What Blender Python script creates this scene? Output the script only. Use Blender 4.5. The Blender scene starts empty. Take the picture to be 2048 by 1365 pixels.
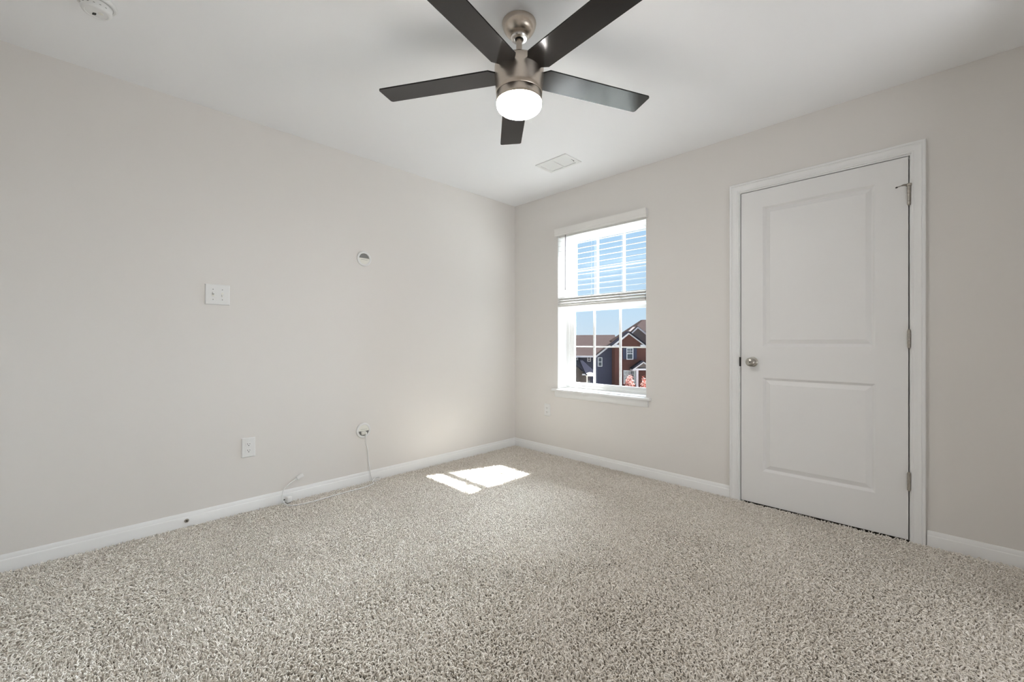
import bpy, bmesh, math, random
import numpy as np
from mathutils import Vector, Matrix

random.seed(7)
SC = bpy.context.scene
COL = SC.collection
R = math.radians

# ------------------------------------------------------------------ camera
YAW = R(44.918)
CAM = Vector((3.0098, -3.0593, 1.0653))
cd = bpy.data.cameras.new('camera')
cd.sensor_width = 36.0
cd.lens = 36.0 * 843.69 / 2048.0
cd.shift_y = 1.44 / 2048.0
cd.clip_start = 0.05
cd.clip_end = 400
cam = bpy.data.objects.new('camera', cd)
COL.objects.link(cam)
cam.location = CAM
cam.rotation_euler = (R(90), 0, YAW)
SC.camera = cam

# ------------------------------------------------------------------ sky, sun, added fill lamps, exposure
SC.view_settings.view_transform = 'Standard'
SC.view_settings.look = 'None'
SC.view_settings.gamma = 1.0
SC.view_settings.use_curve_mapping = False
SC.view_settings.exposure = 0.25
SC.cycles.use_denoising = True
SC.cycles.max_bounces = 12
SC.cycles.diffuse_bounces = 8
SC.cycles.transparent_max_bounces = 16
SC.cycles.sample_clamp_indirect = 8.0

SUN_DIR = Vector((0.31, 1.0, 1.1)).normalized()      # towards the sun
w = bpy.data.worlds.new('sky')
SC.world = w
w.use_nodes = True
nt = w.node_tree
tc = nt.nodes.new('ShaderNodeTexCoord')
sep = nt.nodes.new('ShaderNodeSeparateXYZ')
ramp = nt.nodes.new('ShaderNodeValToRGB')       # clear sky: pale at the horizon, bluer with height
el = ramp.color_ramp.elements
el[0].position = 0.0
el[0].color = (0.64, 0.76, 0.88, 1)
el[1].position = 1.0
el[1].color = (0.16, 0.36, 0.80, 1)
for p, c in ((0.07, (0.56, 0.74, 0.92, 1)), (0.20, (0.46, 0.68, 0.92, 1)), (0.45, (0.29, 0.53, 0.90, 1))):
    k = el.new(p)
    k.color = c
nt.links.new(tc.outputs['Generated'], sep.inputs[0])
nt.links.new(sep.outputs['Z'], ramp.inputs['Fac'])
nt.links.new(ramp.outputs['Color'], nt.nodes['Background'].inputs[0])
nt.nodes['Background'].inputs[1].default_value = 0.90

sd = bpy.data.lights.new('sun', 'SUN')
sd.energy = 74.0
sd.angle = R(0.35)
sd.color = (0.97, 0.985, 1.0)
so = bpy.data.objects.new('sun', sd)
COL.objects.link(so)
so.rotation_euler = SUN_DIR.to_track_quat('Z', 'Y').to_euler()

# added wide soft sun, fill light through the window
gd = bpy.data.lights.new('fill_sun', 'SUN')
gd.energy = 60.0
gd.angle = R(75)
gd.color = (0.80, 0.90, 1.0)
go = bpy.data.objects.new('fill_sun', gd)
COL.objects.link(go)
go.rotation_euler = Vector((0.40, 1.0, 0.62)).to_track_quat('Z', 'Y').to_euler()

# added fill lamp, low and tilted up, shining in through the unseen opening
hd = bpy.data.lights.new('fill_area', 'AREA')
hd.shape = 'RECTANGLE'
hd.size = 1.9
hd.size_y = 0.8
hd.energy = 25.0
hd.color = (0.95, 0.975, 1.0)
ho = bpy.data.objects.new('fill_area', hd)
COL.objects.link(ho)
ho.location = (4.9, -1.55, 0.50)
ho.rotation_euler = (R(118), 0, R(90))

LAMP_STRENGTH = 103.0

# ------------------------------------------------------------------ materials
MATS = {}


def mat(name, color, rough=0.5, metal=0.0, spec=0.5, bump=0.0, bscale=200.0, vary=0.0, vscale=3.0, aniso=0.0, coat=0.0):
    if name in MATS:
        return MATS[name]
    m = bpy.data.materials.new(name)
    m.use_nodes = True
    n = m.node_tree
    b = n.nodes['Principled BSDF']
    b.inputs['Base Color'].default_value = (*color, 1)
    b.inputs['Roughness'].default_value = rough
    b.inputs['Metallic'].default_value = metal
    b.inputs['Specular IOR Level'].default_value = spec
    if aniso:
        b.inputs['Anisotropic'].default_value = aniso
    if coat:
        b.inputs['Coat Weight'].default_value = coat
    tc = n.nodes.new('ShaderNodeTexCoord')
    if bump:
        t = n.nodes.new('ShaderNodeTexNoise')
        t.inputs['Scale'].default_value = bscale
        t.inputs['Detail'].default_value = 3
        bp = n.nodes.new('ShaderNodeBump')
        bp.inputs['Strength'].default_value = bump
        bp.inputs['Distance'].default_value = 0.002
        n.links.new(tc.outputs['Object'], t.inputs['Vector'])
        n.links.new(t.outputs['Fac'], bp.inputs['Height'])
        n.links.new(bp.outputs['Normal'], b.inputs['Normal'])
    if vary:
        t = n.nodes.new('ShaderNodeTexNoise')
        t.inputs['Scale'].default_value = vscale
        t.inputs['Detail'].default_value = 4
        r = n.nodes.new('ShaderNodeValToRGB')
        r.color_ramp.elements[0].position = 0.3
        r.color_ramp.elements[1].position = 0.7
        r.color_ramp.elements[0].color = (*[c * (1 - vary) for c in color], 1)
        r.color_ramp.elements[1].color = (*[min(1, c * (1 + vary)) for c in color], 1)
        n.links.new(tc.outputs['Object'], t.inputs['Vector'])
        n.links.new(t.outputs['Fac'], r.inputs['Fac'])
        n.links.new(r.outputs['Color'], b.inputs['Base Color'])
    MATS[name] = m
    return m


def brick_mat(name, c1, c2, mortar, scale, bw=0.5, rh=0.25, ms=0.02):
    m = bpy.data.materials.new(name)
    m.use_nodes = True
    n = m.node_tree
    b = n.nodes['Principled BSDF']
    b.inputs['Roughness'].default_value = 0.85
    b.inputs['Specular IOR Level'].default_value = 0.0
    tc = n.nodes.new('ShaderNodeTexCoord')
    sp = n.nodes.new('ShaderNodeSeparateXYZ')
    ad = n.nodes.new('ShaderNodeMath'); ad.operation = 'ADD'
    mp = n.nodes.new('ShaderNodeCombineXYZ')
    t = n.nodes.new('ShaderNodeTexBrick')
    t.inputs['Color1'].default_value = (*c1, 1)
    t.inputs['Color2'].default_value = (*c2, 1)
    t.inputs['Mortar'].default_value = (*mortar, 1)
    t.inputs['Scale'].default_value = scale
    t.inputs['Mortar Size'].default_value = ms
    t.inputs['Brick Width'].default_value = bw
    t.inputs['Row Height'].default_value = rh
    n.links.new(tc.outputs['Object'], sp.inputs[0])
    n.links.new(sp.outputs['X'], ad.inputs[0])
    n.links.new(sp.outputs['Y'], ad.inputs[1])
    n.links.new(ad.outputs[0], mp.inputs['X'])
    n.links.new(sp.outputs['Z'], mp.inputs['Y'])
    n.links.new(mp.outputs[0], t.inputs['Vector'])
    n.links.new(t.outputs['Color'], b.inputs['Base Color'])
    MATS[name] = m
    return m


def siding_mat(name, color, lap=0.18):
    m = bpy.data.materials.new(name)
    m.use_nodes = True
    n = m.node_tree
    b = n.nodes['Principled BSDF']
    b.inputs['Roughness'].default_value = 0.55
    b.inputs['Specular IOR Level'].default_value = 0.1
    b.inputs['Base Color'].default_value = (*color, 1)
    tc = n.nodes.new('ShaderNodeTexCoord')
    sx = n.nodes.new('ShaderNodeSeparateXYZ')
    mu = n.nodes.new('ShaderNodeMath'); mu.operation = 'DIVIDE'; mu.inputs[1].default_value = lap
    fr = n.nodes.new('ShaderNodeMath'); fr.operation = 'FRACT'
    bp = n.nodes.new('ShaderNodeBump')
    bp.inputs['Strength'].default_value = 1.0
    bp.inputs['Distance'].default_value = 0.05
    bp.invert = True
    n.links.new(tc.outputs['Object'], sx.inputs[0])
    n.links.new(sx.outputs['Z'], mu.inputs[0])
    n.links.new(mu.outputs[0], fr.inputs[0])
    n.links.new(fr.outputs[0], bp.inputs['Height'])
    n.links.new(bp.outputs['Normal'], b.inputs['Normal'])
    MATS[name] = m
    return m


def nickel_mat(name, base, rough):
    """brushed nickel: fine grain running around the turned parts"""
    m = mat(name, base, rough=rough, metal=1.0, aniso=0.9)
    n = m.node_tree
    b = n.nodes['Principled BSDF']
    tg = n.nodes.new('ShaderNodeTangent')
    tg.direction_type = 'RADIAL'
    tg.axis = 'Z'
    n.links.new(tg.outputs[0], b.inputs['Tangent'])
    return m


def glass_mat(name):
    m = bpy.data.materials.new(name)
    m.use_nodes = True
    n = m.node_tree
    n.nodes.remove(n.nodes['Principled BSDF'])
    tr = n.nodes.new('ShaderNodeBsdfTransparent')
    tr.inputs[0].default_value = (0.97, 0.985, 0.98, 1)
    gl = n.nodes.new('ShaderNodeBsdfGlossy')
    gl.inputs['Roughness'].default_value = 0.0
    fz = n.nodes.new('ShaderNodeFresnel')
    fz.inputs['IOR'].default_value = 1.3
    mx = n.nodes.new('ShaderNodeMixShader')
    n.links.new(fz.outputs[0], mx.inputs[0])
    n.links.new(tr.outputs[0], mx.inputs[1])
    n.links.new(gl.outputs[0], mx.inputs[2])
    n.links.new(mx.outputs[0], n.nodes['Material Output'].inputs[0])
    MATS[name] = m
    return m


def lamp_mat(name):
    m = bpy.data.materials.new(name)
    m.use_nodes = True
    b = m.node_tree.nodes['Principled BSDF']
    b.inputs['Base Color'].default_value = (0.9, 0.88, 0.84, 1)
    b.inputs['Roughness'].default_value = 0.35
    b.inputs['Emission Color'].default_value = (1.0, 0.958, 0.91, 1)
    b.inputs['Emission Strength'].default_value = LAMP_STRENGTH
    MATS[name] = m
    return m


def yarn_mat(name):
    m = bpy.data.materials.new(name)
    m.use_nodes = True
    n = m.node_tree
    b = n.nodes['Principled BSDF']
    b.inputs['Roughness'].default_value = 0.9
    b.inputs['Specular IOR Level'].default_value = 0.15
    a = n.nodes.new('ShaderNodeAttribute')
    a.attribute_name = 'tint'
    r = n.nodes.new('ShaderNodeValToRGB')
    e = r.color_ramp.elements
    e[0].position = 0.0
    e[0].color = (0.58, 0.53, 0.46, 1)
    e[1].position = 1.0
    e[1].color = (0.90, 0.865, 0.815, 1)
    n.links.new(a.outputs['Fac'], r.inputs[0])
    n.links.new(r.outputs[0], b.inputs['Base Color'])
    MATS[name] = m
    return m


WALL = mat('greige_wall_paint', (0.725, 0.703, 0.68), rough=0.75, spec=0.25, bump=0.06, bscale=260)
CEIL = mat('ceiling_paint', (0.88, 0.886, 0.90), rough=0.9, spec=0.15, bump=0.08, bscale=220)
TRIM = mat('white_trim_paint', (0.80, 0.805, 0.805), rough=0.35, spec=0.45)
DOORP = mat('white_door_paint', (0.77, 0.768, 0.765), rough=0.42, spec=0.4, bump=0.03, bscale=400)
VINYL = mat('white_vinyl', (0.84, 0.845, 0.84), rough=0.35)
BLIND = mat('white_faux_wood', (0.80, 0.79, 0.77), rough=0.4)
PLASTIC = mat('white_plastic', (0.76, 0.765, 0.76), rough=0.3)
IVORY = mat('off_white_plastic', (0.76, 0.755, 0.70), rough=0.35)
DARK = mat('black_gap', (0.012, 0.012, 0.012), rough=0.6)
GREY = mat('grey_plastic', (0.22, 0.22, 0.215), rough=0.45)
WAND = mat('dark_wand', (0.09, 0.09, 0.095), rough=0.3)
NICKEL = nickel_mat('brushed_nickel', (0.60, 0.53, 0.46), 0.26)
NICKELB = nickel_mat('polished_nickel', (0.80, 0.78, 0.75), 0.22)
SATIN = mat('satin_nickel', (0.46, 0.44, 0.40), rough=0.3, metal=1.0)
HINGE = mat('hinge_nickel', (0.40, 0.375, 0.34), rough=0.38, metal=1.0)
RUBBER = mat('black_rubber', (0.02, 0.02, 0.02), rough=0.6)
BLADE = mat('dark_blade_finish', (0.013, 0.0115, 0.011), rough=0.16, spec=0.42, bump=0.02, bscale=90)
GLASS = glass_mat('window_glass')
LAMP = lamp_mat('frosted_lamp_glass')
BACKING = mat('carpet_backing', (0.12, 0.105, 0.088), rough=0.95, spec=0.1)
YARN = yarn_mat('carpet_yarn')
BRICK = brick_mat('red_brick', (0.064, 0.0225, 0.018), (0.044, 0.017, 0.0145), (0.06, 0.036, 0.031), 4.0)
STONE = brick_mat('brown_brick', (0.05, 0.035, 0.03), (0.034, 0.026, 0.023), (0.065, 0.055, 0.05), 4.0)
SIDING = siding_mat('slate_blue_siding', (0.042, 0.041, 0.064))
NAVY = siding_mat('navy_siding', (0.024, 0.0245, 0.038))
TAN = siding_mat('tan_siding', (0.10, 0.078, 0.072))
ROOF = mat('brown_shingles', (0.018, 0.0130, 0.0122), rough=0.95, spec=0.0, vary=0.22, vscale=6)
ROOFD = mat('charcoal_shingles', (0.009, 0.0088, 0.0125), rough=0.95, spec=0.0, vary=0.2, vscale=6)
EXTW = mat('exterior_white', (0.29, 0.27, 0.28), rough=0.5)
PANE = mat('dark_pane', (0.018, 0.023, 0.03), rough=0.08, spec=0.8)
SHUT = mat('slate_shutter', (0.02, 0.021, 0.038), rough=0.7, spec=0.1)
LAWN = mat('pale_ground', (0.155, 0.158, 0.145), rough=0.95, vary=0.15, vscale=2)
LEAF = mat('coral_leaves', (0.36, 0.13, 0.10), rough=0.7, vary=0.35, vscale=8)
STEM = mat('shrub_stem', (0.12, 0.08, 0.06), rough=0.9)

# ------------------------------------------------------------------ helpers


def link(name, bm, m, parent=None, smooth=None, label=None, loc=None):
    bmesh.ops.recalc_face_normals(bm, faces=bm.faces[:])
    me = bpy.data.meshes.new(name)
    bm.to_mesh(me)
    bm.free()
    me.materials.append(m)
    o = bpy.data.objects.new(name, me)
    COL.objects.link(o)
    if parent is not None:
        o.parent = parent
    if loc is not None:
        o.location = loc
    if smooth:
        for p in me.polygons:
            p.use_smooth = True
        try:
            me.set_sharp_from_angle(angle=R(smooth))
        except Exception:
            pass
    if label:
        o['label'] = label
    return o


def structure(o):
    o['kind'] = 'structure'
    return o


def thing(name, label, cat, loc=(0, 0, 0), rotz=0.0, group=None):
    o = bpy.data.objects.new(name, None)
    o.empty_display_size = 0.05
    COL.objects.link(o)
    o.location = loc
    o.rotation_euler = (0, 0, rotz)
    return tag(o, label, cat, group)


def tag(o, label, cat, group=None):
    o['label'] = label
    o['category'] = cat
    if group:
        o['group'] = group
    return o


def box(bm, x0, x1, y0, y1, z0, z1, bevel=0.0, M=None):
    vs = [bm.verts.new((x, y, z)) for x in (x0, x1) for y in (y0, y1) for z in (z0, z1)]
    q = [(0, 1, 3, 2), (4, 6, 7, 5), (0, 4, 5, 1), (2, 3, 7, 6), (0, 2, 6, 4), (1, 5, 7, 3)]
    fs = [bm.faces.new([vs[i] for i in f]) for f in q]
    geo = vs
    if bevel > 0:
        es = list({e for f in fs for e in f.edges})
        r = bmesh.ops.bevel(bm, geom=es, offset=bevel, segments=2, profile=0.5, affect='EDGES')
        geo = list({v for f in r['faces'] for v in f.verts} | {v for v in vs if v.is_valid})
    if M is not None:
        bmesh.ops.transform(bm, matrix=M, verts=[v for v in geo if v.is_valid])
    return geo


def prism(bm, pts, axis, a, b):
    """outline pts extruded along axis from a to b; pts are the two other coordinates in xyz order"""
    def P(u, v, t):
        return {'x': (t, u, v), 'y': (u, t, v), 'z': (u, v, t)}[axis]
    A = [bm.verts.new(P(u, v, a)) for u, v in pts]
    B = [bm.verts.new(P(u, v, b)) for u, v in pts]
    n = len(pts)
    bm.faces.new(A)
    bm.faces.new(B[::-1])
    for i in range(n):
        bm.faces.new((A[i], A[(i + 1) % n], B[(i + 1) % n], B[i]))
    return A + B


def lathe(bm, prof, seg=48, M=None, closed_bottom=True, closed_top=True):
    rings = []
    vs = []
    for r, z in prof:
        if r < 1e-6:
            v = bm.verts.new((0, 0, z))
            rings.append([v])
            vs.append(v)
        else:
            ring = [bm.verts.new((r * math.cos(2 * math.pi * i / seg), r * math.sin(2 * math.pi * i / seg), z)) for i in range(seg)]
            rings.append(ring)
            vs += ring
    for A, B in zip(rings, rings[1:]):
        for i in range(seg):
            j = (i + 1) % seg
            if len(A) == 1 and len(B) == 1:
                continue
            if len(A) == 1:
                bm.faces.new((A[0], B[j], B[i]))
            elif len(B) == 1:
                bm.faces.new((A[i], A[j], B[0]))
            else:
                bm.faces.new((A[i], A[j], B[j], B[i]))
    if closed_bottom and len(rings[0]) > 1:
        bm.faces.new(rings[0][::-1])
    if closed_top and len(rings[-1]) > 1:
        bm.faces.new(rings[-1])
    if M is not None:
        bmesh.ops.transform(bm, matrix=M, verts=vs)
    return vs


def smooth_path(pts, n=8):
    P = [Vector(p) for p in pts]
    P = [P[0] * 2 - P[1]] + P + [P[-1] * 2 - P[-2]]
    out = []
    for i in range(1, len(P) - 2):
        for k in range(n):
            t = k / n
            a, b, c, d = P[i - 1], P[i], P[i + 1], P[i + 2]
            out.append(0.5 * ((2 * b) + (c - a) * t + (2 * a - 5 * b + 4 * c - d) * t * t + (3 * b - a - 3 * c + d) * t ** 3))
    out.append(P[-2])
    return out


def tube(bm, pts, r, seg=10):
    P = [Vector(p) for p in pts]
    prev = None
    rings = []
    N = None
    for i, p in enumerate(P):
        t = (P[min(i + 1, len(P) - 1)] - P[max(i - 1, 0)]).normalized()
        if N is None:
            N = t.orthogonal().normalized()
        N = (N - t * N.dot(t)).normalized()
        B = t.cross(N)
        rr = r[i] if isinstance(r, (list, tuple)) else r
        rings.append([bm.verts.new(p + (N * math.cos(2 * math.pi * k / seg) + B * math.sin(2 * math.pi * k / seg)) * rr) for k in range(seg)])
    for A, B in zip(rings, rings[1:]):
        for i in range(seg):
            j = (i + 1) % seg
            bm.faces.new((A[i], A[j], B[j], B[i]))
    bm.faces.new(rings[0][::-1])
    bm.faces.new(rings[-1])


def quad(bm, *pts):
    return bm.faces.new([bm.verts.new(p) for p in pts])


# rotations that stand a z-turned part out of a wall
TO_LEFT = Matrix.Rotation(R(90), 4, 'Y')       # local z -> +x (out of the left wall)
TO_RIGHT = Matrix.Rotation(R(90), 4, 'X')      # local z -> -y (out of the window wall)

H = 2.44
RX, RY = 3.5, -3.5
# window and door openings in the right wall
WX0, WX1, WZ0, WZ1 = 0.555, 1.435, 0.615, 2.075
DX0, DX1, DZ1 = 2.085, 2.943, 2.069

# ------------------------------------------------------------------ room shell
bm = bmesh.new()
box(bm, -0.1, RX + 0.1, RY - 0.1, 0.15, -0.12, 0.0)
floor = structure(link('floor', bm, BACKING))
bm = bmesh.new()
box(bm, -0.1, RX + 0.1, RY - 0.1, 0.15, H, H + 0.15)
structure(link('ceiling', bm, CEIL))
bm = bmesh.new()
box(bm, -0.12, 0.0, RY - 0.1, 0.20, 0, H)
structure(link('wall_left', bm, WALL))
bm = bmesh.new()
T = 0.20
for a in ((0, WX0, 0, H), (WX0, WX1, 0, WZ0), (WX0, WX1, WZ1, H), (WX1, DX0, 0, H), (DX0, DX1, DZ1, H), (DX1, RX, 0, H)):
    box(bm, a[0], a[1], 0, T, a[2], a[3])
bmesh.ops.remove_doubles(bm, verts=bm.verts[:], dist=1e-5)
structure(link('wall_right', bm, WALL))
bm = bmesh.new()
box(bm, -0.1, RX + 0.1, RY - 0.12, RY, 0, H)
structure(link('wall_back', bm, WALL))
bm = bmesh.new()     # the wall behind the camera, with a wide opening added for the fill lamp
for a in ((RY, -2.55, 0, H), (-0.6, 0.17, 0, H), (-2.55, -0.6, 2.12, H)):
    box(bm, RX, RX + 0.12, a[0], a[1], a[2], a[3])
structure(link('wall_near', bm, WALL))
# unseen closet wing, added so its top cuts the sun patch's right side
bm = bmesh.new()
box(bm, 1.62, 1.72, 0.20, 2.7, -3.3, 3.12)
box(bm, 1.72, 3.6, 2.6, 2.7, -3.3, 3.12)
box(bm, 1.72, 3.6, 0.20, 2.6, -0.12, 0.0)
box(bm, 1.72, 3.6, 0.20, 2.6, 2.44, 2.6)
box(bm, 3.5, 3.6, 0.20, 2.6, 0.0, 2.44)
structure(link('wall_sun_block', bm, EXTW))


def baseboard(name, axis, a, b, sign):
    # outline of the moulding: flat face, bead, cove to the wall
    pr = [(0, 0), (0.014, 0), (0.014, 0.066), (0.0125, 0.0695), (0.0095, 0.0715), (0.0088, 0.076), (0.0065, 0.0835), (0.0045, 0.0905), (0.003, 0.092), (0, 0.092)]
    bm = bmesh.new()
    prism(bm, [(sign * u, v) for u, v in pr], axis, a, b)
    return structure(link(name, bm, TRIM, smooth=35))


baseboard('baseboard_left', 'y', RY, -0.0, 1)
baseboard('baseboard_right', 'x', 0.0, 2.047, -1)
baseboard('baseboard_right', 'x', 2.989, RX, -1)

# ------------------------------------------------------------------ carpet pile
rng = np.random.default_rng(3)


def carpet():
    sp = 0.0059
    nx, ny = int(3.466 / sp), int(3.466 / sp)
    gx, gy = np.meshgrid(np.arange(nx), np.arange(ny), indexing='ij')
    x = (gx.ravel() + 0.5 + rng.uniform(-0.45, 0.45, nx * ny)) * sp + 0.016
    y = -(gy.ravel() + 0.5 + rng.uniform(-0.45, 0.45, nx * ny)) * sp - 0.016
    n = len(x)
    # pile leans in slow patches, as feet and the cleaner left it
    ph = np.zeros(n)
    lean = np.zeros(n)
    for k in range(9):
        fx, fy = rng.normal(0, 4.0, 2)
        ph += np.sin(fx * x + fy * y + rng.uniform(0, 6.28))
        fx, fy = rng.normal(0, 7.0, 2)
        lean += np.sin(fx * x + fy * y + rng.uniform(0, 6.28))
    ang = ph * 0.8 + rng.normal(0, 1.1, n)
    L = np.clip(rng.normal(0.0105, 0.0042, n) + lean * 0.0007, 0.002, 0.021)
    hgt = np.clip(rng.normal(0.0152, 0.0036, n), 0.006, 0.023)
    curl = rng.normal(0, 1.2, n)
    K = 5
    pos = np.zeros((n, K, 3), np.float32)
    rad = np.zeros((n, K), np.float32)
    r0 = rng.uniform(0.0014, 0.0022, n)
    for k in range(K):
        t = k / (K - 1)
        a = ang + curl * t
        pos[:, k, 0] = x + np.cos(a) * L * t ** 1.5
        pos[:, k, 1] = y + np.sin(a) * L * t ** 1.5
        pos[:, k, 2] = hgt * (1 - (1 - t) ** 1.7) * (1 - 0.12 * max(0, t - 0.75) * 4)
        rad[:, k] = r0 * (1.0, 1.05, 1.05, 0.95, 0.6)[k]
    np.clip(pos[:, :, 0], 0.0155, 3.49, out=pos[:, :, 0])
    np.clip(pos[:, :, 1], -3.49, -0.0155, out=pos[:, :, 1])
    tint = np.clip(rng.normal(0.58, 0.24, n), 0, 1).astype(np.float32)
    cu = bpy.data.hair_curves.new('carpet_pile')
    cu.add_curves([K] * n)
    cu.attributes['position'].data.foreach_set('vector', pos.reshape(-1))
    ra = cu.attributes.get('radius') or cu.attributes.new('radius', 'FLOAT', 'POINT')
    ra.data.foreach_set('value', rad.reshape(-1))
    ti = cu.attributes.new('tint', 'FLOAT', 'CURVE')
    ti.data.foreach_set('value', tint)
    cu.materials.append(YARN)
    o = bpy.data.objects.new('carpet_pile', cu)
    COL.objects.link(o)
    o.parent = floor
    o['kind'] = 'stuff'
    o['label'] = 'light greige cut pile carpet yarn'
    return o


carpet()

# ------------------------------------------------------------------ door with casing
bm = bmesh.new()
box(bm, DX0, DX0 + 0.019, 0.0, T, 0.0, DZ1)
box(bm, DX1 - 0.019, DX1, 0.0, T, 0.0, DZ1)
box(bm, DX0 + 0.019, DX1 - 0.019, 0.0, T, DZ1 - 0.019, DZ1)
# stops behind the slab
box(bm, DX0 + 0.019, DX0 + 0.03, 0.042, 0.075, 0.0, DZ1 - 0.019)
box(bm, DX1 - 0.03, DX1 - 0.019, 0.042, 0.075, 0.0, DZ1 - 0.019)
box(bm, DX0 + 0.03, DX1 - 0.03, 0.042, 0.075, DZ1 - 0.03, DZ1 - 0.019)
structure(link('trim_1', bm, TRIM))


def casing_loft(bm, prof, path):
    """mitred casing: prof = (distance from the inner edge, thickness); path gives each corner and its outward direction"""
    rings = []
    for (px, pz), (ox, oz) in path:
        rings.append([bm.verts.new((px + ox * d, -t, pz + oz * d)) for d, t in prof])
    n = len(prof)
    for A, B in zip(rings, rings[1:]):
        for i in range(n):
            j = (i + 1) % n
            bm.faces.new((A[i], A[j], B[j], B[i]))
    bm.faces.new(rings[0])
    bm.faces.new(rings[-1][::-1])


CI0, CI1, CIZ = 2.098, 2.930, 2.057
prof = [(0, 0.0), (0, 0.0085), (0.003, 0.0105), (0.009, 0.0105), (0.0115, 0.0125), (0.022, 0.0125), (0.034, 0.0145),
        (0.040, 0.0175), (0.0435, 0.0155), (0.046, 0.0185), (0.055, 0.0185), (0.058, 0.016), (0.058, 0.0)]
scl = 0.060 / 0.058
prof = [(d * scl * 0.93, t) for d, t in prof]
bm = bmesh.new()
casing_loft(bm, prof, [((CI0, 0.0), (-1, 0)), ((CI0, CIZ), (-1, 1)), ((CI1, CIZ), (1, 1)), ((CI1, 0.0), (1, 0))])
structure(link('trim_2', bm, TRIM, smooth=25))

SX0, SX1, SZ0, SZ1 = 2.1090, 2.9185, 0.0165, 2.0455
PANELS = [(2.235, 2.787, 1.036, 1.935), (2.235, 2.787, 0.231, 0.834)]


def door_slab():
    bm = bmesh.new()
    xs = [SX0, PANELS[0][0], PANELS[0][1], SX1]
    zs = [SZ0, PANELS[1][2], PANELS[1][3], PANELS[0][2], PANELS[0][3], SZ1]
    V = {(i, j): bm.verts.new((x, 0.001, z)) for i, x in enumerate(xs) for j, z in enumerate(zs)}
    for i in range(3):
        for j in range(5):
            if i == 1 and j in (1, 3):
                loop = [V[1, j], V[2, j], V[2, j + 1], V[1, j + 1]]
                cx0, cx1, cz0, cz1 = xs[1], xs[2], zs[j], zs[j + 1]
                for ins, dep in ((0.003, 0.0015), (0.014, 0.0130), (0.017, 0.0135), (0.031, 0.0070), (0.040, 0.0030), (0.042, 0.0018)):
                    nl = [bm.verts.new((a, 0.001 + dep, c)) for a, c in ((cx0 + ins, cz0 + ins), (cx1 - ins, cz0 + ins), (cx1 - ins, cz1 - ins), (cx0 + ins, cz1 - ins))]
                    for k in range(4):
                        bm.faces.new((loop[k], loop[(k + 1) % 4], nl[(k + 1) % 4], nl[k]))
                    loop = nl
                bm.faces.new(loop)
            else:
                bm.faces.new((V[i, j], V[i + 1, j], V[i + 1, j + 1], V[i, j + 1]))
    # edges and back
    y1 = 0.036
    Bk = {(i, j): bm.verts.new((x, y1, z)) for i, x in enumerate((SX0, SX1)) for j, z in enumerate((SZ0, SZ1))}
    bm.faces.new((Bk[0, 0], Bk[0, 1], Bk[1, 1], Bk[1, 0]))
    bm.faces.new([V[i, 0] for i in range(4)] + [Bk[1, 0], Bk[0, 0]])
    bm.faces.new([V[i, 5] for i in range(4)] + [Bk[1, 1], Bk[0, 1]])
    bm.faces.new([V[0, j] for j in range(6)] + [Bk[0, 1], Bk[0, 0]])
    bm.faces.new([V[3, j] for j in range(6)] + [Bk[1, 1], Bk[1, 0]])
    return bm


door = structure(link('door_1', door_slab(), DOORP))
# knob: rosette, neck and egg-shaped grip
kn = bmesh.new()
lathe(kn, [(0, 0.0), (0.031, 0.0), (0.032, 0.004), (0.029, 0.008), (0.014, 0.010), (0.0115, 0.016), (0.0115, 0.024), (0.017, 0.029),
           (0.0245, 0.035), (0.0285, 0.043), (0.029, 0.050), (0.0265, 0.057), (0.020, 0.0625), (0.010, 0.0655), (0.0, 0.0665)], 40,
      Matrix.Translation((2.178, 0.001, 0.934)) @ TO_RIGHT)
knob = link('door_knob', kn, SATIN, door, smooth=50, label='satin nickel round knob')
bm = bmesh.new()
lathe(bm, [(0, 0), (0.004, 0), (0.004, 0.0006), (0, 0.0006)], 16, Matrix.Translation((2.178, -0.0652, 0.934)) @ TO_RIGHT)
link('knob_privacy_hole', bm, DARK, knob)
bm = bmesh.new()
box(bm, 2.0985, 2.1072, -0.0015, 0.012, 0.902, 0.963, 0.001)
link('strike_plate', bm, RUBBER, door, label='dark strike plate at the latch')


def hinge(zc, hh):
    h = bmesh.new()
    n = 5
    g = 0.0012
    seg = 2 * hh / n
    pr = [(0, -hh - 0.004), (0.004, -hh - 0.004), (0.0055, -hh)]
    for k in range(n):
        a, b = -hh + k * seg + g / 2, -hh + (k + 1) * seg - g / 2
        pr += [(0.0062, a), (0.0078, a + 0.0008), (0.0078, b - 0.0008), (0.0062, b)]
    pr += [(0.0055, hh), (0.006, hh + 0.003), (0.003, hh + 0.0055), (0, hh + 0.006)]
    lathe(h, pr, 20, Matrix.Translation((2.9215, -0.0085, zc)))
    box(h, 2.9210, 2.9224, -0.004, 0.03, zc - hh, zc + hh)
    return link('hinge', h, HINGE, door, smooth=30)


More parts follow.
